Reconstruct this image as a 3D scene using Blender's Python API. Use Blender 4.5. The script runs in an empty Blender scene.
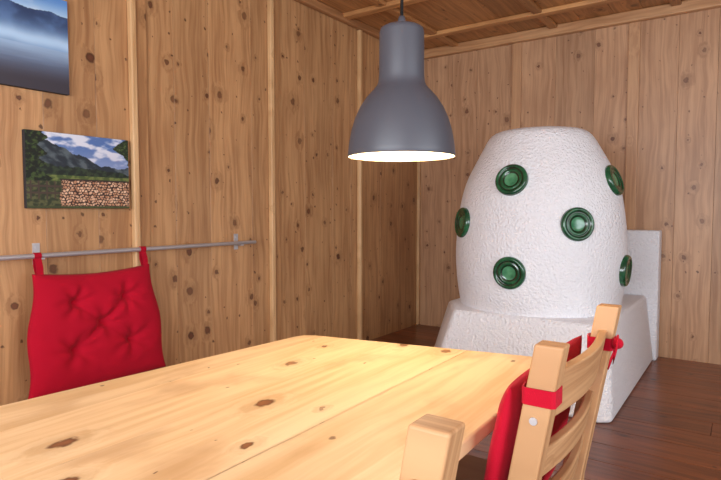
import bpy, bmesh, math, random
from mathutils import Vector, Matrix, noise
random.seed(4)
C = bpy.context.scene.collection
ZC = 1.15

# ---------------------------------------------------------------- helpers
def lin(c):
    return tuple(((v/255)/12.92 if v/255 <= .04045 else ((v/255+.055)/1.055)**2.4) for v in c)
def L4(c): return (*lin(c), 1)

def new_mat(name):
    m = bpy.data.materials.new(name); m.use_nodes = True
    nt = m.node_tree
    return m, nt, nt.nodes['Principled BSDF']

def plain(name, col, rough=.5, metal=0, bump=0, bscale=200, var=0, coat=0, sheen=0, bdist=.01):
    m, nt, b = new_mat(name)
    b.inputs['Base Color'].default_value = L4(col)
    b.inputs['Roughness'].default_value = rough
    b.inputs['Metallic'].default_value = metal
    b.inputs['Coat Weight'].default_value = coat
    b.inputs['Sheen Weight'].default_value = sheen
    tc = nt.nodes.new('ShaderNodeTexCoord')
    n = nt.nodes.new('ShaderNodeTexNoise'); n.inputs['Scale'].default_value = bscale
    n.inputs['Detail'].default_value = 4
    nt.links.new(tc.outputs['Object'], n.inputs['Vector'])
    if bump:
        bp = nt.nodes.new('ShaderNodeBump'); bp.inputs['Strength'].default_value = bump
        bp.inputs['Distance'].default_value = bdist
        nt.links.new(n.outputs['Fac'], bp.inputs['Height'])
        nt.links.new(bp.outputs['Normal'], b.inputs['Normal'])
    if var:
        n2 = nt.nodes.new('ShaderNodeTexNoise'); n2.inputs['Scale'].default_value = 6
        nt.links.new(tc.outputs['Object'], n2.inputs['Vector'])
        mx = nt.nodes.new('ShaderNodeMix'); mx.data_type = 'RGBA'
        mx.inputs[6].default_value = tuple(v*(1-var) for v in lin(col))+(1,)
        mx.inputs[7].default_value = tuple(min(1, v*(1+var)) for v in lin(col))+(1,)
        nt.links.new(n2.outputs['Fac'], mx.inputs[0])
        nt.links.new(mx.outputs[2], b.inputs['Base Color'])
    return m

def wood(name, light, dark, across, along, rough=.45, knots=True, kscale=4.2, kcol=(70,40,22),
         cull=.45, isl=.25, grain=38, bump=.15, ksize=.085, fine=.5, kel=.85, contrast=.62, stain=0, pin=.6,
         stcol=(.52,.25,.09,1), halo=.35, spec=.5):
    m, nt, b = new_mat(name)
    N, Lk = nt.nodes.new, nt.links.new
    def math_(op, a, c=None, d=None):
        n = N('ShaderNodeMath'); n.operation = op
        for i, v in enumerate((a, c, d)):
            if v is None: continue
            if isinstance(v, (int, float)): n.inputs[i].default_value = v
            else: Lk(v, n.inputs[i])
        return n.outputs[0]
    def maprange(v, a, bb, c=0., d=1.):
        n = N('ShaderNodeMapRange'); n.interpolation_type = 'SMOOTHSTEP'
        Lk(v, n.inputs[0])
        for i, x in enumerate((a, bb, c, d)): n.inputs[i+1].default_value = x
        return n.outputs[0]
    def comb(x, y, z=None):
        n = N('ShaderNodeCombineXYZ')
        for i, v in enumerate((x, y, z)):
            if v is None: continue
            if isinstance(v, (int, float)): n.inputs[i].default_value = v
            else: Lk(v, n.inputs[i])
        return n.outputs[0]
    def mix(f, a, c, mode='MIX'):
        n = N('ShaderNodeMix'); n.data_type = 'RGBA'; n.blend_type = mode
        if isinstance(f, (int, float)): n.inputs[0].default_value = f
        else: Lk(f, n.inputs[0])
        for i, v in ((6, a), (7, c)):
            if isinstance(v, tuple): n.inputs[i].default_value = v
            else: Lk(v, n.inputs[i])
        return n.outputs[2]
    tc = N('ShaderNodeTexCoord'); sp = N('ShaderNodeSeparateXYZ'); Lk(tc.outputs['Object'], sp.inputs[0])
    geo = N('ShaderNodeNewGeometry'); r = geo.outputs['Random Per Island']
    ac = math_('ADD', sp.outputs[across], math_('MULTIPLY', r, 17.3))
    al = math_('ADD', sp.outputs[along], math_('MULTIPLY', r, 41.7))
    wn = N('ShaderNodeTexNoise'); wn.inputs['Scale'].default_value = 1.0; wn.inputs['Detail'].default_value = 2
    Lk(comb(math_('MULTIPLY', ac, 3), math_('MULTIPLY', al, 1.6)), wn.inputs['Vector'])
    wob = math_('MULTIPLY', math_('SUBTRACT', wn.outputs['Fac'], .5), .10)
    acw = math_('ADD', ac, wob)
    kn2 = N('ShaderNodeTexNoise'); kn2.inputs['Scale'].default_value = 45; kn2.inputs['Detail'].default_value = 2
    Lk(tc.outputs['Object'], kn2.inputs['Vector'])
    def knotset(sc, cl_, ks, off):
        vor = N('ShaderNodeTexVoronoi'); vor.voronoi_dimensions = '2D'; vor.inputs['Scale'].default_value = 1
        kx = math_('ADD', math_('MULTIPLY', ac, sc), math_('MULTIPLY_ADD', kn2.outputs['Fac'], .10*sc/4, off))
        ky = math_('ADD', math_('MULTIPLY', al, sc*kel), math_('MULTIPLY', kn2.outputs['Fac'], -.06*sc/4))
        Lk(comb(kx, ky), vor.inputs['Vector'])
        cs = N('ShaderNodeSeparateColor'); Lk(vor.outputs['Color'], cs.inputs[0])
        keep = math_('GREATER_THAN', cs.outputs[0], cl_)
        size = math_('MULTIPLY_ADD', math_('POWER', cs.outputs[1], 1.6), ks*1.0, ks*.45)
        rel = math_('DIVIDE', vor.outputs['Distance'], size)
        return rel, keep, cs.outputs[2]
    rel, keep, tone = knotset(kscale, cull, ksize, 0)
    near = math_('MULTIPLY', maprange(rel, 0.6, 4.2, 1, 0), keep)
    g = N('ShaderNodeTexNoise'); g.inputs['Scale'].default_value = 1; g.inputs['Detail'].default_value = 3
    g.inputs['Roughness'].default_value = .6
    Lk(comb(math_('MULTIPLY', acw, grain), math_('MULTIPLY', al, 1.3), math_('MULTIPLY', near, 1.6)), g.inputs['Vector'])
    g2 = N('ShaderNodeTexNoise'); g2.inputs['Scale'].default_value = 1; g2.inputs['Detail'].default_value = 2
    Lk(comb(math_('MULTIPLY', acw, grain*6), math_('MULTIPLY', al, 5)), g2.inputs['Vector'])
    big = N('ShaderNodeTexNoise'); big.inputs['Scale'].default_value = 1; big.inputs['Detail'].default_value = 3
    Lk(comb(math_('MULTIPLY', ac, 6), math_('MULTIPLY', al, 1.4)), big.inputs['Vector'])
    f = math_('ADD', math_('MULTIPLY', maprange(g.outputs['Fac'], .36, .66), contrast),
              math_('MULTIPLY', g2.outputs['Fac'], fine*.5))
    f = math_('ADD', f, math_('MULTIPLY', math_('SUBTRACT', big.outputs['Fac'], .5), 1.3))
    cl = N('ShaderNodeClamp'); Lk(f, cl.inputs[0])
    col = mix(cl.outputs[0], L4(light), L4(dark))
    iv = math_('MULTIPLY_ADD', math_('FRACT', math_('MULTIPLY', r, 7.31)), isl, 1-isl*.5)
    gr = comb(iv, iv, iv)
    col = mix(1.0, col, gr, 'MULTIPLY')
    if stain:
        st = N('ShaderNodeTexNoise'); st.inputs['Scale'].default_value = 1; st.inputs['Detail'].default_value = 4
        Lk(comb(math_('MULTIPLY', ac, 6), math_('MULTIPLY', al, 3)), st.inputs['Vector'])
        col = mix(math_('MULTIPLY', maprange(st.outputs['Fac'], .52, .70), stain), col, stcol)
    if knots:
        col = mix(math_('MULTIPLY', near, halo), col, tuple(x*.6 for x in lin(dark))+(1,))
        km = math_('MULTIPLY', maprange(rel, .75, 1.25, 1, 0), keep)
        kcore = maprange(rel, .3, 1.1, 0, 1)
        kc = mix(kcore, tuple(x*2.1 for x in lin(kcol))+(1,), L4(kcol))
        kop = math_('MULTIPLY_ADD', tone, .4, .6)
        col = mix(math_('MULTIPLY', km, kop), col, kc)
        rel2, keep2, t2 = knotset(kscale*2.1, pin, ksize*.8, 3.7)
        km2 = math_('MULTIPLY', maprange(rel2, .6, 1.3, 1, 0), keep2)
        col = mix(math_('MULTIPLY', km2, .8), col, L4(kcol))
    Lk(col, b.inputs['Base Color'])
    b.inputs['Roughness'].default_value = rough
    b.inputs['Specular IOR Level'].default_value = spec
    bp = N('ShaderNodeBump'); bp.inputs['Strength'].default_value = bump; bp.inputs['Distance'].default_value = .004
    Lk(g2.outputs['Fac'], bp.inputs['Height']); Lk(bp.outputs['Normal'], b.inputs['Normal'])
    return m

def add_box(bm, x0, x1, y0, y1, z0, z1, mi=0, M=None):
    vs = [bm.verts.new((x, y, z)) for x in (x0, x1) for y in (y0, y1) for z in (z0, z1)]
    F = [(0,1,3,2),(4,6,7,5),(0,4,5,1),(2,3,7,6),(0,2,6,4),(1,5,7,3)]
    for f in F:
        fc = bm.faces.new([vs[i] for i in f]); fc.material_index = mi
    if M is not None:
        for v in vs: v.co = M @ v.co
    return vs

def finish(bm, name, mats, parent=None, smooth=False, bevel=0, bseg=2, sub=0, angle=None):
    bmesh.ops.recalc_face_normals(bm, faces=bm.faces[:])
    me = bpy.data.meshes.new(name); bm.to_mesh(me); bm.free()
    o = bpy.data.objects.new(name, me); C.objects.link(o)
    for m in (mats if isinstance(mats, (list, tuple)) else [mats]): me.materials.append(m)
    if smooth:
        for p in me.polygons: p.use_smooth = True
    if bevel:
        md = o.modifiers.new('bevel', 'BEVEL'); md.width = bevel; md.segments = bseg
        md.limit_method = 'ANGLE'; md.angle_limit = math.radians(40)
    if sub:
        md = o.modifiers.new('sub', 'SUBSURF'); md.levels = sub; md.render_levels = sub
    if parent: o.parent = parent
    return o

def empty(name, loc=(0,0,0)):
    e = bpy.data.objects.new(name, None); C.objects.link(e); e.location = loc
    e.empty_display_size = .1
    return e
def setp(o, p):
    o.parent = p; o.matrix_parent_inverse = Matrix.Translation(-Vector(p.location))
    return o

def lathe(bm, prof, seg=64, M=None, cap_top=False, cap_bot=False, mi=0, mis=None):
    rings = []
    for r, z in prof:
        if r < 1e-6:
            rings.append([bm.verts.new((0, 0, z))])
        else:
            rings.append([bm.verts.new((r*math.cos(2*math.pi*i/seg), r*math.sin(2*math.pi*i/seg), z)) for i in range(seg)])
    for q, (a, b) in enumerate(zip(rings, rings[1:])):
        for i in range(seg):
            j = (i+1) % seg
            if len(a) == 1 and len(b) == 1: continue
            if len(a) == 1: f = bm.faces.new((a[0], b[i], b[j]))
            elif len(b) == 1: f = bm.faces.new((a[i], a[j], b[0]))
            else: f = bm.faces.new((a[i], a[j], b[j], b[i]))
            f.material_index = mis[q] if mis else mi
    if cap_bot: bm.faces.new(rings[0][::-1])
    if cap_top: bm.faces.new(rings[-1])
    if M is not None:
        for rg in rings:
            for v in rg: v.co = M @ v.co

def tube(bm, p0, p1, r, seg=16):
    p0, p1 = Vector(p0), Vector(p1)
    d = p1-p0
    q = Vector((0,0,1)).rotation_difference(d.normalized()).to_matrix().to_4x4()
    M = Matrix.Translation(p0) @ q
    lathe(bm, [(r, 0), (r, d.length)], seg, M, True, True)

# ---------------------------------------------------------------- materials
w_left  = wood('pine_wall_left', (198,152,106), (156,110,72), 'Y', 'Z', rough=.36, cull=.15, isl=.18, kcol=(70,38,24), ksize=.068, kscale=4.6, stain=.18, stcol=(.29,.135,.06,1), halo=.30)
w_leftx = wood('pine_wall_back', (198,156,120), (160,118,86), 'X', 'Z', rough=.42, cull=.25, isl=.18, kcol=(84,50,34), ksize=.064, kscale=4.6, stain=.18, stcol=(.31,.165,.09,1), halo=.28)
w_trim  = wood('pine_batten', (222,182,134), (188,144,98), 'Y', 'Z', rough=.38, knots=False, isl=.08)
w_trimb = wood('pine_batten_base', (192,144,98), (154,108,70), 'Y', 'Z', rough=.38, cull=.6, isl=.1, ksize=.05)
w_trimx = wood('pine_batten_back', (204,160,120), (174,128,92), 'X', 'Z', rough=.4, knots=False, isl=.08)
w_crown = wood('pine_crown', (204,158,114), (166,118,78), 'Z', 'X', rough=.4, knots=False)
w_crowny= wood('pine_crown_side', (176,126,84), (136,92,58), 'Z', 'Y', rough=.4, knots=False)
w_ceil  = wood('pine_ceiling', (192,138,88), (142,96,56), 'X', 'Y', rough=.4, cull=.3, isl=.3, kcol=(64,34,20), ksize=.065)
w_ceilb = wood('pine_ceiling_beam', (212,158,102), (166,114,70), 'Y', 'X', rough=.4, knots=False)
w_table = wood('pine_table', (238,208,166), (208,168,118), 'X', 'Y', rough=.44, cull=.30, isl=.12, kscale=4.8,
               kcol=(98,60,36), ksize=.058, bump=.08, grain=24, contrast=.5, kel=.6, stain=.5, stcol=(.46,.25,.11,1), halo=.32, spec=.4)
w_floor = wood('dark_floor_boards', (144,82,48), (86,44,25), 'Y', 'X', rough=.28, cull=.7, isl=.4, kcol=(40,20,12), ksize=.05)
w_chair = wood('pine_chair', (196,154,112), (154,110,72), 'Y', 'Z', rough=.5, knots=False, isl=.12, grain=60, spec=.3)
w_chairh= wood('pine_chair_slat', (196,154,112), (154,110,72), 'Z', 'Y', rough=.5, knots=False, isl=.12, grain=60, spec=.3)
gap_m   = plain('dark_gap', (60,36,20), .8)
plaster = plain('rough_white_plaster', (244,245,250), .92, bump=1.0, bscale=68, bdist=.016)
plaster.node_tree.nodes['Principled BSDF'].inputs['Specular IOR Level'].default_value = .15
wallp   = plain('painted_wall', (226,226,222), .8, bump=.1)
red     = plain('red_cotton', (176,8,38), .9, bump=.25, bscale=500, var=.12, sheen=.03)
red.node_tree.nodes['Principled BSDF'].inputs['Specular IOR Level'].default_value = .2
steel   = plain('brushed_steel', (205,205,210), .35, metal=.6)
lampg   = plain('grey_lamp_enamel', (68,70,79), .45)
lampi   = plain('white_lamp_inside', (206,190,160), .5)
black   = plain('black_cable', (15,15,15), .5)
edgec   = plain('canvas_edge', (40,40,46), .7)

def glaze_mat(name, a, c):
    m, nt, b = new_mat(name)
    tc = nt.nodes.new('ShaderNodeTexCoord'); n = nt.nodes.new('ShaderNodeTexNoise'); n.inputs['Scale'].default_value = 18
    nt.links.new(tc.outputs['Object'], n.inputs['Vector'])
    cr = nt.nodes.new('ShaderNodeValToRGB')
    cr.color_ramp.elements[0].position = .35; cr.color_ramp.elements[0].color = L4(a)
    cr.color_ramp.elements[1].position = .75; cr.color_ramp.elements[1].color = L4(c)
    nt.links.new(n.outputs['Fac'], cr.inputs[0]); nt.links.new(cr.outputs[0], b.inputs['Base Color'])
    b.inputs['Roughness'].default_value = .20; b.inputs['Coat Weight'].default_value = .5; b.inputs['Coat Roughness'].default_value = .12
    return m
glaze = glaze_mat('green_glaze', (12,62,40), (36,104,66))
glaze2 = glaze_mat('green_glaze_light', (40,112,76), (96,160,118))
glaze3 = glaze_mat('green_glaze_dark', (6,38,24), (20,66,42))

bulb_m, nt, b = new_mat('lamp_bulb')
b.inputs['Base Color'].default_value = (1,.9,.7,1)
b.inputs['Emission Color'].default_value = (1,.8,.5,1); b.inputs['Emission Strength'].default_value = 6

# ---------------------------------------------------------------- room shell
XL, XR, YB, YF, ZT = -2.715, 2.2, 4.863, -1.6, 2.70
def boards(bm, a0, a1, placer, wmin=.17, wmax=.27, fixed=None):
    a = a0
    while a < a1-1e-4:
        w = fixed or random.uniform(wmin, wmax)
        e = min(a+w, a1)
        if a1-e < .08: e = a1
        placer(a, e); a = e
G = .0006
bm = bmesh.new()
add_box(bm, XL-.12, XL-.018, YF-.12, YB+.12, 0, ZT, 1)
edges = [YF, -1.35, -.30, .74, 1.776, 2.813, 3.862, YB]
for s, e in zip(edges, edges[1:]):
    boards(bm, s, e, lambda a, c: add_box(bm, XL-.018, XL, a+G, c-G, 0, ZT, 0), .22, .36)
finish(bm, 'wall_left', [w_left, gap_m], bevel=.001, bseg=1)
bm = bmesh.new()
add_box(bm, XL-.12, XR+.12, YB+.018, YB+.12, 0, ZT, 1)
edges = [XL, -1.724, -.784, .156, 1.1, XR]
for s, e in zip(edges, edges[1:]):
    boards(bm, s, e, lambda a, c: add_box(bm, a+G, c-G, YB, YB+.018, 0, ZT, 0), .24, .38)
finish(bm, 'wall_back', [w_leftx, gap_m], bevel=.001, bseg=1)
def wall_added_opening(name, axis, pos, thick, a0, a1, w0, w1, z0, z1):
    bm = bmesh.new()
    def bx(s, e, za, zb):
        if axis == 'x': add_box(bm, pos, pos+thick, s, e, za, zb)
        else: add_box(bm, s, e, pos, pos+thick, za, zb)
    bx(a0, w0, 0, ZT); bx(w1, a1, 0, ZT); bx(w0, w1, 0, z0); bx(w0, w1, z1, ZT)
    finish(bm, name, wallp)
wall_added_opening('wall_right', 'x', XR, .15, YF, YB, -.6, 2.4, .85, 2.25)  # unseen wall; its opening is added to let the area light in
wall_added_opening('wall_front', 'y', YF-.15, .15, XL, XR, -1.9, 1.3, .85, 2.25)  # wall behind camera, with an added opening for the second area light
def added_window_frame(name, axis, pos, w0, w1, z0, z1):
    bm = bmesh.new()
    def bx(s, e, za, zb):
        if axis == 'x': add_box(bm, pos-.03, pos+.03, s, e, za, zb)
        else: add_box(bm, s, e, pos-.03, pos+.03, za, zb)
    t = .06
    bx(w0, w1, z0, z0+t); bx(w0, w1, z1-t, z1); bx(w0, w0+t, z0+t, z1-t); bx(w1-t, w1, z0+t, z1-t)
    mid = (w0+w1)/2; bx(mid-.03, mid+.03, z0+t, z1-t)
    finish(bm, name, w_trim)
added_window_frame('added_window_1', 'x', XR+.06, -.6, 2.4, .85, 2.25)  # unseen frame, added around the right-hand area light
added_window_frame('added_window_2', 'y', YF-.06, -1.9, 1.3, .85, 2.25)  # unseen frame, added around the area light behind camera
bm = bmesh.new()
add_box(bm, XL-.12, XR+.15, YF-.15, YB+.12, -.12, -.02, 1)
y = YF-.15
while y < YB+.1:
    w = .21
    x = XL-.1 - random.random()*1.2
    while x < XR+.15:
        ln = random.uniform(1.4, 2.4)
        xs, xe = max(x, XL-.1), min(x+ln, XR+.15)
        if xe > xs+.01: add_box(bm, xs+.001, xe-.001, y+.0015, min(y+w, YB+.1)-.0015, -.02, 0, 0)
        x += ln
    y += w
finish(bm, 'floor', [w_floor, gap_m], bevel=.001, bseg=1)
bm = bmesh.new()
add_box(bm, XL-.12, XR+.15, YF-.15, YB+.12, ZT+.018, ZT+.1, 1)
boards(bm, XL, XR, lambda a, c: add_box(bm, a+.001, c-.001, YF, YB, ZT, ZT+.018, 0), .2, .3)
finish(bm, 'ceiling', [w_ceil, gap_m], bevel=.001, bseg=1)
ti = 1
yb = [-.9, 0, .9, 1.8, 2.7, 3.6, 4.42]
xb = [-2.3, -1.4, -.5, .4, 1.3]
for yy in yb:
    bm = bmesh.new(); add_box(bm, XL, XR, yy-.04, yy+.04, ZT-.035, ZT)
    finish(bm, 'trim_%d' % ti, w_ceilb, bevel=.008); ti += 1
yy2 = [YF] + yb + [YB]
bm = bmesh.new()
for xx in xb:
    for s, e in zip(yy2, yy2[1:]):
        add_box(bm, xx-.035, xx+.035, s+.04, e-.04, ZT-.03, ZT)
finish(bm, 'trim_%d' % ti, w_ceil, bevel=.008); ti += 1
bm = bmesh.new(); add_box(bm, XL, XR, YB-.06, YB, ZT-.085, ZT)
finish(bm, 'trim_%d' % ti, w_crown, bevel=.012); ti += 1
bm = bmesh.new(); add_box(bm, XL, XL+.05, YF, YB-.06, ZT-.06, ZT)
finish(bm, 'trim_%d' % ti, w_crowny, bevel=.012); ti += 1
for yy in (-1.35, -.30, .74, 1.776, 2.813, 3.862):
    bm = bmesh.new(); add_box(bm, XL, XL+.014, yy-.04, yy+.055, 0, ZT-.06)
    finish(bm, 'trim_%d' % ti, w_trimb, bevel=.003); ti += 1
    bm = bmesh.new(); add_box(bm, XL+.0005, XL+.036, yy-.052, yy-.018, 0, ZT-.061)
    finish(bm, 'trim_%d' % ti, w_trim, bevel=.006); ti += 1
for xx in (-1.724, -.784, .156, 1.1):
    bm = bmesh.new(); add_box(bm, xx-.042, xx+.042, YB-.024, YB, 0, ZT-.085)
    finish(bm, 'trim_%d' % ti, w_trimx, bevel=.004); ti += 1
bm = bmesh.new(); add_box(bm, XL, XL+.03, YB-.03, YB, 0, ZT-.085)
finish(bm, 'trim_%d' % ti, w_trim, bevel=.004); ti += 1

# ---------------------------------------------------------------- stove
stove = empty('masonry_stove', (-1.2, 3.85, 0))
prof_raw = [(.515,.44),(.527,.50),(.542,.585),(.553,.68),(.560,.78),(.562,.873),(.558,.98),(.55,1.08),(.535,1.19),(.512,1.289),
            (.480,1.38),(.438,1.465),(.398,1.54),(.366,1.60),(.338,1.645),(.305,1.675),(.25,1.69),(.12,1.70),(0,1.702)]
bm = bmesh.new(); lathe(bm, prof_raw, 96)
for v in bm.verts:
    nz = noise.noise(v.co*3.0)*.009 + noise.noise(v.co*9)*.004
    v.co += Vector((v.co.x, v.co.y, 0)).normalized()*nz if v.co.xy.length > .05 else Vector((0,0,0))
M = Matrix.Translation((-1.2, 3.85, 0))
for v in bm.verts: v.co = M @ v.co
setp(finish(bm, 'stove_body', plaster, smooth=True, sub=1), stove)
bm = bmesh.new()
top = [(-1.76,YB-.16),(-1.76,3.62),(-1.57,3.30),(-.66,3.30),(-.63,3.34),(-.63,YB-.16)]
bot = [(-1.90,YB-.16),(-1.90,3.56),(-1.70,3.18),(-.64,3.12),(-.57,3.17),(-.57,YB-.16)]
tv = [bm.verts.new((x,y,.50)) for x,y in top]; bv = [bm.verts.new((x,y,0)) for x,y in bot]
bm.faces.new(tv); bm.faces.new(bv[::-1])
for i in range(6):
    j = (i+1) % 6; bm.faces.new((tv[i], bv[i], bv[j], tv[j]))
setp(finish(bm, 'plinth', plaster, bevel=.035, bseg=4, smooth=True), stove)
bm = bmesh.new(); add_box(bm, -1.90, -.553, YB-.16, YB-.025, 0, .995)
setp(finish(bm, 'rear_wall_panel', plaster, bevel=.012, bseg=3, smooth=False), stove)
def rad_at(z):
    for (r0, z0), (r1, z1) in zip(prof_raw, prof_raw[1:]):
        if z0 <= z <= z1:
            k = (z-z0)/(z1-z0); return r0+(r1-r0)*k, (r1-r0)/(z1-z0)
base = math.atan2(-3.85, 1.2)
dprof = [(.099,-.03),(.102,.006),(.099,.016),(.092,.022),(.084,.022),(.079,.018),(.076,.014),(.068,.0135),(.063,.017),
         (.057,.017),(.052,.012),(.042,.008),(.025,.006),(0,.0055)]
dmi = [0,0,0,0,0,2,2,0,0,0,2,1,1]
di = 1
for z, ths in ((1.335, (-19,64,155,238)), (1.065, (23.5,-61,-150,115)), (.765, (-17,71,160,245))):
    for a_ in ths:
        th = base + math.radians(a_)
        r, sl = rad_at(z)
        rd = Vector((math.cos(th), math.sin(th), 0))
        nrm = (rd + Vector((0,0,-sl))).normalized()
        up = Vector((0,0,1)); xa = up.cross(nrm).normalized(); ya = nrm.cross(xa)
        R = Matrix((xa, ya, nrm)).transposed().to_4x4()
        M = Matrix.Translation(Vector((-1.2, 3.85, z)) + rd*r + nrm*.002) @ R
        bm = bmesh.new(); lathe(bm, dprof, 48, M, mis=dmi)
        setp(finish(bm, 'green_dish_tile_%d' % di, [glaze, glaze2, glaze3], smooth=True), stove); di += 1

# ---------------------------------------------------------------- pendant lamp
lx, ly = -.814, 1.359
lamp = empty('pendant_lamp', (lx, ly, 1.3))
prof = [(.150,1.300),(.1515,1.303),(.1505,1.318),(.147,1.345),(.141,1.375),(.131,1.408),(.117,1.438),(.100,1.464),(.082,1.484),
        (.071,1.496),(.066,1.506),(.0645,1.516),(.0635,1.53),(.0625,1.645),(.060,1.655),(.050,1.661),(.016,1.663),(.012,1.675),(.008,1.69),(0,1.69)]
bm = bmesh.new(); lathe(bm, prof, 72, Matrix.Translation((lx, ly, 0)))
setp(finish(bm, 'lamp_shade', lampg, smooth=True), lamp)
iprof = [(.150,1.300),(.1480,1.303),(.1465,1.320),(.143,1.345),(.137,1.375),(.127,1.405),(.112,1.434),(.094,1.458),(.074,1.478),(.058,1.49),(.056,1.53),(.055,1.60),(0,1.60)]
bm = bmesh.new(); lathe(bm, iprof, 72, Matrix.Translation((lx, ly, 0)))
setp(finish(bm, 'shade_lining', lampi, smooth=True), lamp)
bm = bmesh.new(); lathe(bm, [(0,1.385),(.018,1.389),(.030,1.405),(.034,1.425),(.030,1.45),(.02,1.475),(.014,1.49),(.014,1.60)], 32, Matrix.Translation((lx, ly, 0)))
setp(finish(bm, 'light_bulb', bulb_m, smooth=True), lamp)
bm = bmesh.new(); tube(bm, (lx,ly,1.68), (lx,ly,ZT), .0045, 10)
setp(finish(bm, 'cable', black, smooth=True), lamp)
bm = bmesh.new(); lathe(bm, [(.045,ZT-.04),(.045,ZT)], 32, Matrix.Translation((lx,ly,0)), True, True)
setp(finish(bm, 'ceiling_rose', lampg), lamp)

# ---------------------------------------------------------------- table
table = empty('dining_table', (-.85, .6, 0))
ZTB = .73
def table_poly():
    c = [(-1.225,1.412), (-.42,1.590), (-.40,-.45), (-1.40,-.45)]
    rs = [.055,.05,.05,.05]
    out = []
    n = 4
    for i in range(n):
        p = Vector(c[i]); a = (Vector(c[i-1])-p).normalized(); d = (Vector(c[(i+1) % n])-p).normalized()
        r = rs[i]; p0 = p+a*r; p1 = p+d*r
        for k in range(9):
            t = k/8; out.append(tuple((1-t)**2*p0+2*t*(1-t)*p+t*t*p1))
    return out
poly = table_poly()
bm = bmesh.new()
vt = [bm.verts.new((x, y, ZTB-.032)) for x, y in poly]
f = bm.faces.new(vt)
ext = bmesh.ops.extrude_face_region(bm, geom=[f])
for v in [g for g in ext['geom'] if isinstance(g, bmesh.types.BMVert)]: v.co.z = ZTB
seams = [-1.15, -.92, -.68]
for s in seams:
    g = bm.verts[:]+bm.edges[:]+bm.faces[:]
    bmesh.ops.bisect_plane(bm, geom=g, plane_co=(s,0,0), plane_no=(1,0,0))
el = [e for e in bm.edges if any(abs(e.verts[0].co.x-s) < 1e-5 and abs(e.verts[1].co.x-s) < 1e-5 for s in seams)]
bmesh.ops.split_edges(bm, edges=el)
seen = set()
for v0 in bm.verts[:]:
    if v0 in seen: continue
    st = [v0]; isl = []
    seen.add(v0)
    while st:
        v = st.pop(); isl.append(v)
        for e in v.link_edges:
            o = e.other_vert(v)
            if o not in seen: seen.add(o); st.append(o)
    cx = (min(v.co.x for v in isl)+max(v.co.x for v in isl))/2
    for v in isl:
        for s in seams:
            if abs(v.co.x-s) < 1e-5:
                gp = .0008 if s == -.68 else .0003
                v.co.x += gp if cx > s else -gp
setp(finish(bm, 'table_top', w_table, bevel=.005, bseg=3), table)
bm = bmesh.new()
for (x, y) in ((-1.17,1.28),(-.52,1.44),(-.52,-.33),(-1.28,-.33)):
    vs = add_box(bm, x-.035, x+.035, y-.035, y+.035, 0, ZTB-.03)
    for v in vs:
        if v.co.z < .01: v.co.x = x+(v.co.x-x)*.75; v.co.y = y+(v.co.y-y)*.75
setp(finish(bm, 'table_legs', w_chair, bevel=.006), table)
bm = bmesh.new()
def strut(bm, p0, p1, th, z0, z1):
    p0, p1 = Vector(p0), Vector(p1); d = (p1-p0); n_ = Vector((-d.y, d.x)).normalized()*th/2
    q = [p0+n_, p0-n_, p1-n_, p1+n_]
    lo = [bm.verts.new((a.x, a.y, z0)) for a in q]; hi = [bm.verts.new((a.x, a.y, z1)) for a in q]
    bm.faces.new(lo[::-1]); bm.faces.new(hi)
    for i in range(4):
        j = (i+1) % 4; bm.faces.new((lo[i], lo[j], hi[j], hi[i]))
cs_ = [(-1.17,1.28),(-.52,1.44),(-.52,-.33),(-1.28,-.33)]
for i in range(4): strut(bm, cs_[i], cs_[(i+1) % 4], .022, ZTB-.12, ZTB-.03)
setp(finish(bm, 'table_apron', w_chairh, bevel=.003), table)

# ---------------------------------------------------------------- cushions
def cushion_mesh(name, P, th, tufts, parent, nu=84, nv=76, wr=1.0, seed=0):
    bm = bmesh.new()
    def puff(u, v):
        a = max(0, 1-abs(2*u-1)**4); b_ = max(0, 1-abs(2*v-1)**4)
        h = (a*b_)**.5
        for (tu, tv_) in tufts:
            d2 = ((u-tu)*1.1)**2+(v-tv_)**2
            h *= 1-.55*math.exp(-d2/.0016)-.38*math.exp(-d2/.012)
        for i in range(len(tufts)):
            for j in range(i+1, len(tufts)):
                a0, a1 = Vector(tufts[i]), Vector(tufts[j])
                if (a1-a0).length > .36: continue
                d = a1-a0; t = max(0, min(1, (Vector((u,v))-a0).dot(d)/d.length_squared))
                dd = (Vector((u,v))-(a0+d*t)).length
                h *= 1-.26*math.exp(-(dd/.02)**2)
        for (tu, tv_) in tufts:
            dx, dy = u-tu, v-tv_; r = math.hypot(dx, dy); an = math.atan2(dy, dx)
            if r > .01: h += .085*wr*math.cos(an*6+tu*9+2*noise.noise(Vector((u*4,v*4,seed))))*math.exp(-((r-.10)/.065)**2)
        h += .09*noise.noise(Vector((u*4+seed, v*4, 0)))*min(1, a*b_*2)
        h += .05*noise.noise(Vector((u*11+seed, v*9, 4)))*min(1, a*b_*2)
        return h
    grids = []
    for side in (1, -.6):
        g = []
        for i in range(nu+1):
            row = []
            for j in range(nv+1):
                u, v = i/nu, j/nv
                edge = i in (0, nu) or j in (0, nv)
                if side != 1 and edge:
                    row.append(grids[0][i][j]); continue
                pos, nr = P(u, v)
                row.append(bm.verts.new(pos+nr*(th*side*puff(u, v))))
            g.append(row)
        grids.append(g)
        for i in range(nu):
            for j in range(nv):
                q = (g[i][j], g[i+1][j], g[i+1][j+1], g[i][j+1])
                bm.faces.new(q if side == 1 else q[::-1])
    o = setp(finish(bm, name, red, smooth=True), parent)
    bm = bmesh.new()
    for (tu, tv_) in tufts:
        pos, nr = P(tu, tv_)
        q = Vector((0,0,1)).rotation_difference(nr).to_matrix().to_4x4()
        h = th*puff(tu, tv_)
        lathe(bm, [(.007,-.004),(.007,.001),(.004,.003),(0,.004)], 14, Matrix.Translation(pos+nr*h) @ q)
    setp(finish(bm, name+'_buttons', red, smooth=True), parent)
    return o

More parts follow.
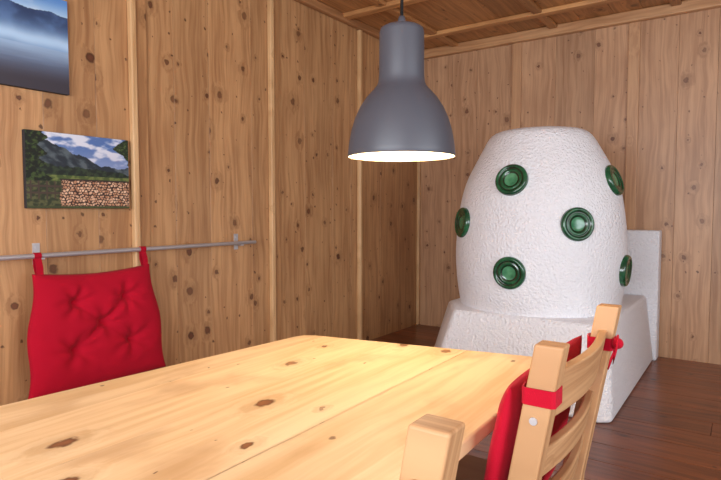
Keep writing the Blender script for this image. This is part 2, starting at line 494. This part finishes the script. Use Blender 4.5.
def ribbon(bm, pts, width_vec, th=.003):
    w = Vector(width_vec)/2
    pts = [Vector(p) for p in pts]
    prev = None
    for i, p in enumerate(pts):
        t = (pts[min(i+1, len(pts)-1)]-pts[max(i-1, 0)]).normalized()
        n_ = t.cross(w).normalized()*th/2
        ring = [bm.verts.new(p+w+n_), bm.verts.new(p-w+n_), bm.verts.new(p-w-n_), bm.verts.new(p+w-n_)]
        if prev:
            for k in range(4):
                bm.faces.new((prev[k], prev[(k+1) % 4], ring[(k+1) % 4], ring[k]))
        else: bm.faces.new(ring[::-1])
        prev = ring
    bm.faces.new(prev)

RX, RZ = XL+.06, .941
hang = empty('hanging_red_cushion', (RX, 1.47, .6))
def PW(u, v):
    y0 = 1.115+(1.178-1.115)*v; y1 = 1.825+(1.775-1.825)*v
    y = y0+(y1-y0)*u
    z = .30+(.862-.30)*v
    if v > .5: z -= .022*math.sin(math.pi*u)*((v-.5)*2)**2
    y += .010*math.sin(3*math.pi*v)*(1-2*u)
    x = -2.575+(-2.635+2.575)*v
    return Vector((x, y, z)), Vector((1, 0, .10)).normalized()
tuf = [(.29,.34),(.71,.34),(.5,.54),(.29,.74),(.71,.74)]
cushion_mesh('cushion', PW, .062, tuf, hang)
bm = bmesh.new()
for yy in (1.212, 1.748):
    pts = []
    for k in range(13):
        a = math.radians(-60+k*25)
        pts.append((RX+.0135*math.cos(a), yy, RZ+.0135*math.sin(a)))
    pts = [(-2.628, yy, .845), (-2.632, yy, .89)] + pts + [(-2.66, yy, .89), (-2.640, yy, .845)]
    ribbon(bm, pts, (0,.030,0), .0035)
setp(finish(bm, 'straps', red, smooth=False), hang)

rail = empty('wall_rail', (RX, 1.0, RZ))
bm = bmesh.new(); tube(bm, (RX, -.9, RZ), (RX, 2.575, RZ), .0115, 20)
setp(finish(bm, 'rail_bar', steel, smooth=True, bevel=.002), rail)
bm = bmesh.new()
for yy in (-.6, 1.235, 2.46):
    add_box(bm, XL, XL+.005, yy-.016, yy+.016, RZ-.045, RZ+.055)
    add_box(bm, XL+.005, RX+.004, yy-.010, yy+.010, RZ-.018, RZ-.009)
    tube(bm, (XL+.005, yy, RZ+.035), (XL+.008, yy, RZ+.035), .006, 12)
    tube(bm, (XL+.005, yy, RZ-.033), (XL+.008, yy, RZ-.033), .006, 12)
setp(finish(bm, 'rail_brackets', steel), rail)

# ---------------------------------------------------------------- chairs
def chair(name, yn, yf, x0):
    e = empty(name, (x0-.2, (yn+yf)/2, 0))
    tl = math.tan(math.radians(10))
    def px(z):
        return x0-(.92-z)*tl if z > .45 else x0-.47*tl+(.45-z)*.10
    hx, hy = .025, .0215
    bm = bmesh.new()
    for yy in (yn, yf):
        zs = [0,.15,.3,.42,.48,.6,.75,.92]
        prev = None
        for z in zs:
            x = px(z)
            ring = [bm.verts.new((x+sx*hx, yy+sy*hy, z)) for sx, sy in ((-1,-1),(1,-1),(1,1),(-1,1))]
            if prev:
                for k in range(4): bm.faces.new((prev[k], prev[(k+1) % 4], ring[(k+1) % 4], ring[k]))
            else: bm.faces.new(ring[::-1])
            prev = ring
        bm.faces.new(prev)
    setp(finish(bm, 'back_posts', w_chair, e, bevel=.004, bseg=3), e)
    xf = x0-.47
    bm = bmesh.new()
    for yy in (yn+.005, yf-.005): add_box(bm, xf-.02, xf+.02, yy-.02, yy+.02, 0, .43)
    setp(finish(bm, 'front_legs', w_chair, e, bevel=.004), e)
    bm = bmesh.new()
    add_box(bm, xf-.035, px(.45)-hx-.001, yn-.015, yf+.015, .43, .452)
    setp(finish(bm, 'seat', w_chairh, e, bevel=.008, bseg=3), e)
    bm = bmesh.new()
    for yy in (yn, yf):
        add_box(bm, xf+.02, px(.4)-hx, yy-.011, yy+.011, .37, .43)
        add_box(bm, xf+.02, px(.2)-hx+.004, yy-.010, yy+.010, .18, .215)
    add_box(bm, xf-.01, xf+.012, yn+.02, yf-.02, .37, .43)
    add_box(bm, px(.4)-.011, px(.4)+.011, yn+.02, yf-.02, .37, .43)
    add_box(bm, px(.25)-.01, px(.25)+.01, yn+.02, yf-.02, .24, .275)
    setp(finish(bm, 'rails', w_chairh, e, bevel=.003), e)
    for si, (z0, z1) in enumerate(((.770,.862),(.65,.71),(.54,.60))):
        bm = bmesh.new(); n_ = 14; prev = None
        for k in range(n_+1):
            t = k/n_; yy = yn+hy*.8+(yf-yn-hy*1.6)*t
            bow = .022*math.sin(math.pi*t)
            ring = []
            for (zz, off) in ((z0,-.010),(z0,.010),(z1,.010),(z1,-.010)):
                ring.append(bm.verts.new((px(zz)+bow+off, yy, zz)))
            if prev:
                for q in range(4): bm.faces.new((prev[q], prev[(q+1) % 4], ring[(q+1) % 4], ring[q]))
            else: bm.faces.new(ring[::-1])
            prev = ring
        bm.faces.new(prev)
        setp(finish(bm, 'back_slat_%d' % (si+1), w_chairh, e, bevel=.004), e)
    bm = bmesh.new()
    for (yy, s) in ((yn-hy, -1), (yf+hy, 1)):
        for z in (.785, .40):
            tube(bm, (px(z), yy, z), (px(z), yy+.003*s, z), .007, 16)
    setp(finish(bm, 'bolts', steel, e), e)
    return e, px

ch, px = chair('dining_chair', .963, 1.436, -.272)
ch2, px2 = chair('dining_chair.001', .075, .529, -.270)

def chair_cushion(e, yn, yf, px, z0, z1, th):
    def PC(u, v):
        z = z0+(z1-z0)*v
        y = (yn-.022)+(yf-yn+.044)*u
        x = px(z)-.030-th*.55
        return Vector((x, y, z)), Vector((-1,0,.17)).normalized()
    cushion_mesh('back_cushion', PC, th, [(.3,.3),(.7,.3),(.5,.5),(.3,.7),(.7,.7)], e, seed=5)
    bm = bmesh.new(); zs = .828
    for yy in (yn, yf):
        c = px(zs); a, b_ = .0275, .024
        loop = [(c-a-.006, yy+.01, zs), (c-a, yy-b_*.85, zs), (c-a*.85, yy-b_, zs), (c+a*.85, yy-b_, zs), (c+a, yy-b_*.85, zs),
                (c+a, yy+b_*.85, zs), (c+a*.85, yy+b_, zs), (c-a*.85, yy+b_, zs), (c-a-.004, yy+b_*.6, zs)]
        ribbon(bm, loop, (0,0,.030), .003)
    setp(finish(bm, 'cushion_straps', red, e), e)
    bm = bmesh.new()
    yy = yf
    c = px(zs)+.03; yk = yy-.04
    bmesh.ops.create_uvsphere(bm, u_segments=16, v_segments=10, radius=.013, matrix=Matrix.Translation((c+.012, yk+.008, zs+.008)))
    ribbon(bm, [(c, yy-.02, zs), (c+.008, yk+.02, zs+.012), (c+.014, yk, zs+.006), (c+.010, yk-.03, zs-.010), (c+.006, yk-.055, zs-.03)], (0.004,0,.022), .003)
    ribbon(bm, [(c, yy-.01, zs), (c+.012, yk+.01, zs+.018), (c+.016, yk-.01, zs+.018), (c+.016, yk-.03, zs+.004), (c+.012, yk-.04, zs-.02)], (0.0,.006,.02), .003)
    setp(finish(bm, 'ribbon_knot', red, e, smooth=True), e)
chair_cushion(ch, .963, 1.436, px, .47, .835, .040)

# ---------------------------------------------------------------- pictures
def paint_mat(name):
    m, nt, b = new_mat(name)
    a = nt.nodes.new('ShaderNodeVertexColor'); a.layer_name = 'paint'
    nt.links.new(a.outputs['Color'], b.inputs['Base Color']); b.inputs['Roughness'].default_value = .55
    return m
def mixc(a, c, t):
    t = max(0, min(1, t)); return tuple(a[i]*(1-t)+c[i]*t for i in range(3))
def ss(a, b_, x):
    t = max(0, min(1, (x-a)/(b_-a))); return t*t*(3-2*t)
def nz(x, y, s=1, o=0, oct=4):
    return noise.fractal(Vector((x*s+o, y*s, o*.7)), 1.0, 2.0, oct)
def pic_logs(s, t):
    cl = ss(-.25, .35, nz(s, t*1.7, 5, 3))
    c = mixc((84,116,176), (222,226,240), cl)
    c = mixc(c, (190,194,218), ss(.9,.6,t)*.4)
    pk = [(0,.86),(.12,.90),(.28,.84),(.42,.74),(.55,.70),(.70,.60),(.85,.56),(1,.60)]
    r1 = .5
    for (a0, h0), (a1, h1) in zip(pk, pk[1:]):
        if a0 <= s <= a1: r1 = h0+(h1-h0)*(s-a0)/(a1-a0)
    r1 += .035*nz(s,0,9,5)
    if t < r1: c = mixc((36,46,56), (86,98,104), ss(-.4,.5,nz(s+t*.5,t,11,2)))
    r2 = .60-.10*s+.03*nz(s,0,12,9)
    if t < r2: c = mixc((22,34,28), (50,64,44), ss(-.3,.5,nz(s,t,22,4)))
    if t < .44: c = mixc((70,88,44), (112,124,66), ss(-.3,.4,nz(s,t,18,1)))
    dl = s-(.16+.10*nz(0,t,9,7,5)-.05*(t-.4))
    if dl < 0 and t > .30: c = mixc((14,24,14), (62,80,38), ss(-.1,.6,nz(s,t,30,8)))
    dr = (1-s)-(.17*math.exp(-((t-.86)/.10)**2)+.03*nz(0,t,12,3))
    if dr < 0 and t > .6: c = mixc((30,44,24), (84,104,56), ss(-.1,.6,nz(s,t,34,1)))
    if s <= .36 and t < .36:
        c = mixc((44,52,32), (88,90,56), ss(-.3,.4,nz(s,t,24,1)))
        if t > .12 and (abs((s*14) % 1-.5) < .10 or abs(t-.29) < .014 or abs(t-.20) < .012): c = (70,56,48)
    if s > .32+.04*nz(0,t,6,2) and t < .40 and t > .02:
        sx, ty = s*34+.5*noise.noise(Vector((s*20,t*20,1))), t*27+.6*noise.noise(Vector((s*16,t*14,7)))
        row = math.floor(ty); fx = sx+(.5 if row % 2 else 0)
        cx, cy = math.floor(fx)+.5, row+.5
        rr = .26+.2*abs(noise.noise(Vector((cx*3.1, cy*2.7, 0))))
        d = math.hypot(fx-cx+.3*noise.noise(Vector((cx,cy,3))), ty-cy+.3*noise.noise(Vector((cy,cx,8))))
        tone = 1.4*noise.noise(Vector((cx*1.7, cy*1.3, 5)))
        if d < rr+.1: c = mixc((176,124,92), (236,200,168), .5+tone)
        else: c = (62,38,30)
        if t > .375: c = (52,40,36)
    if t < .03: c = mixc(c, (60,70,40), .8)
    return c
def pic_mist(s, t):
    c = mixc((164,198,230), (84,136,204), ss(.80,1,t))
    c = mixc(c, (214,224,236), .5*ss(.0,.5,nz(s,t*2,3,6)))
    r = .86-.04*s+.035*nz(s,0,4,2)
    if t < r: c = mixc(mixc((40,60,98), (66,94,140), ss(-.4,.6,nz(s,t,6,5))), (120,158,204), ss(r-.02,.56,t)*.6)
    m_ = math.exp(-((t-.52-.02*nz(s,0,3,4))/.085)**2)
    c = mixc(c, (180,212,242), m_*.95)
    if t < .45: c = mixc((92,106,132), (150,178,210), ss(.24,.46,t)+.15*nz(s,t*8,3,1))
    if t < .30: c = mixc(c, (58,54,64), ss(.32,.08,t))
    return c
def canvas(name, y0, y1, z0, z1, fn, nu=260, nv=180, th=.026):
    e = empty(name, (XL, (y0+y1)/2, (z0+z1)/2))
    bm = bmesh.new(); add_box(bm, XL, XL+th, y0, y1, z0, z1)
    setp(finish(bm, 'canvas_stretcher', edgec, bevel=.002), e)
    bm = bmesh.new(); cols = []
    g = []
    for i in range(nu+1):
        row = []
        for j in range(nv+1):
            s, t = i/nu, j/nv
            row.append(bm.verts.new((XL+th+.0006, y0+.001+(y1-y0-.002)*s, z0+.001+(z1-z0-.002)*t)))
            cols.append(L4(fn(s, t)))
        g.append(row)
    for i in range(nu):
        for j in range(nv): bm.faces.new((g[i][j], g[i+1][j], g[i+1][j+1], g[i][j+1]))
    o = setp(finish(bm, 'printed_canvas', paint_mat(name+'_print')), e)
    ca = o.data.color_attributes.new('paint', 'FLOAT_COLOR', 'POINT')
    ca.data.foreach_set('color', [x for c in cols for x in c])
canvas('log_pile_picture', 1.19, 1.70, 1.158, 1.515, pic_logs)
canvas('misty_valley_picture', .74, 1.40, 1.70, 2.14, pic_mist)

# ---------------------------------------------------------------- lights
def area(name, loc, rot, sx, sy, power, col):
    l = bpy.data.lights.new(name, 'AREA'); l.shape = 'RECTANGLE'; l.size = sx; l.size_y = sy
    l.energy = power; l.color = col
    o = bpy.data.objects.new(name, l); C.objects.link(o); o.location = loc; o.rotation_euler = rot
    return o
area('added_daylight_right', (XR+.14, .9, 1.55), (0, math.radians(90), 0), 1.35, 2.9, 82, (.88,.94,1))  # added cool area light, brightens the room from the right
area('added_daylight_front', (-.3, YF-.14, 1.55), (math.radians(90), 0, 0), 3.1, 1.35, 155, (.89,.945,1))  # added main fill from behind camera, set in the unseen opening
pl = bpy.data.lights.new('pendant_bulb_light', 'POINT'); pl.energy = 13; pl.color = (1,.84,.60); pl.shadow_soft_size = .03
po = bpy.data.objects.new('pendant_bulb_light', pl); C.objects.link(po); po.location = (lx, ly, 1.36)
w = bpy.data.worlds.new('World'); bpy.context.scene.world = w; w.use_nodes = True
w.node_tree.nodes['Background'].inputs[0].default_value = (.75,.85,1,1)
w.node_tree.nodes['Background'].inputs[1].default_value = 1.0

# ---------------------------------------------------------------- camera
cd = bpy.data.cameras.new('camera'); cam = bpy.data.objects.new('camera', cd); C.objects.link(cam)
cd.sensor_width = 36; cd.lens = 36*554/721; cd.clip_start = .02
cam.location = (0, 0, ZC)
cam.rotation_euler = (math.radians(90-3.1), 0, math.radians(35.1))
bpy.context.scene.camera = cam
bpy.context.scene.view_settings.view_transform = 'Standard'
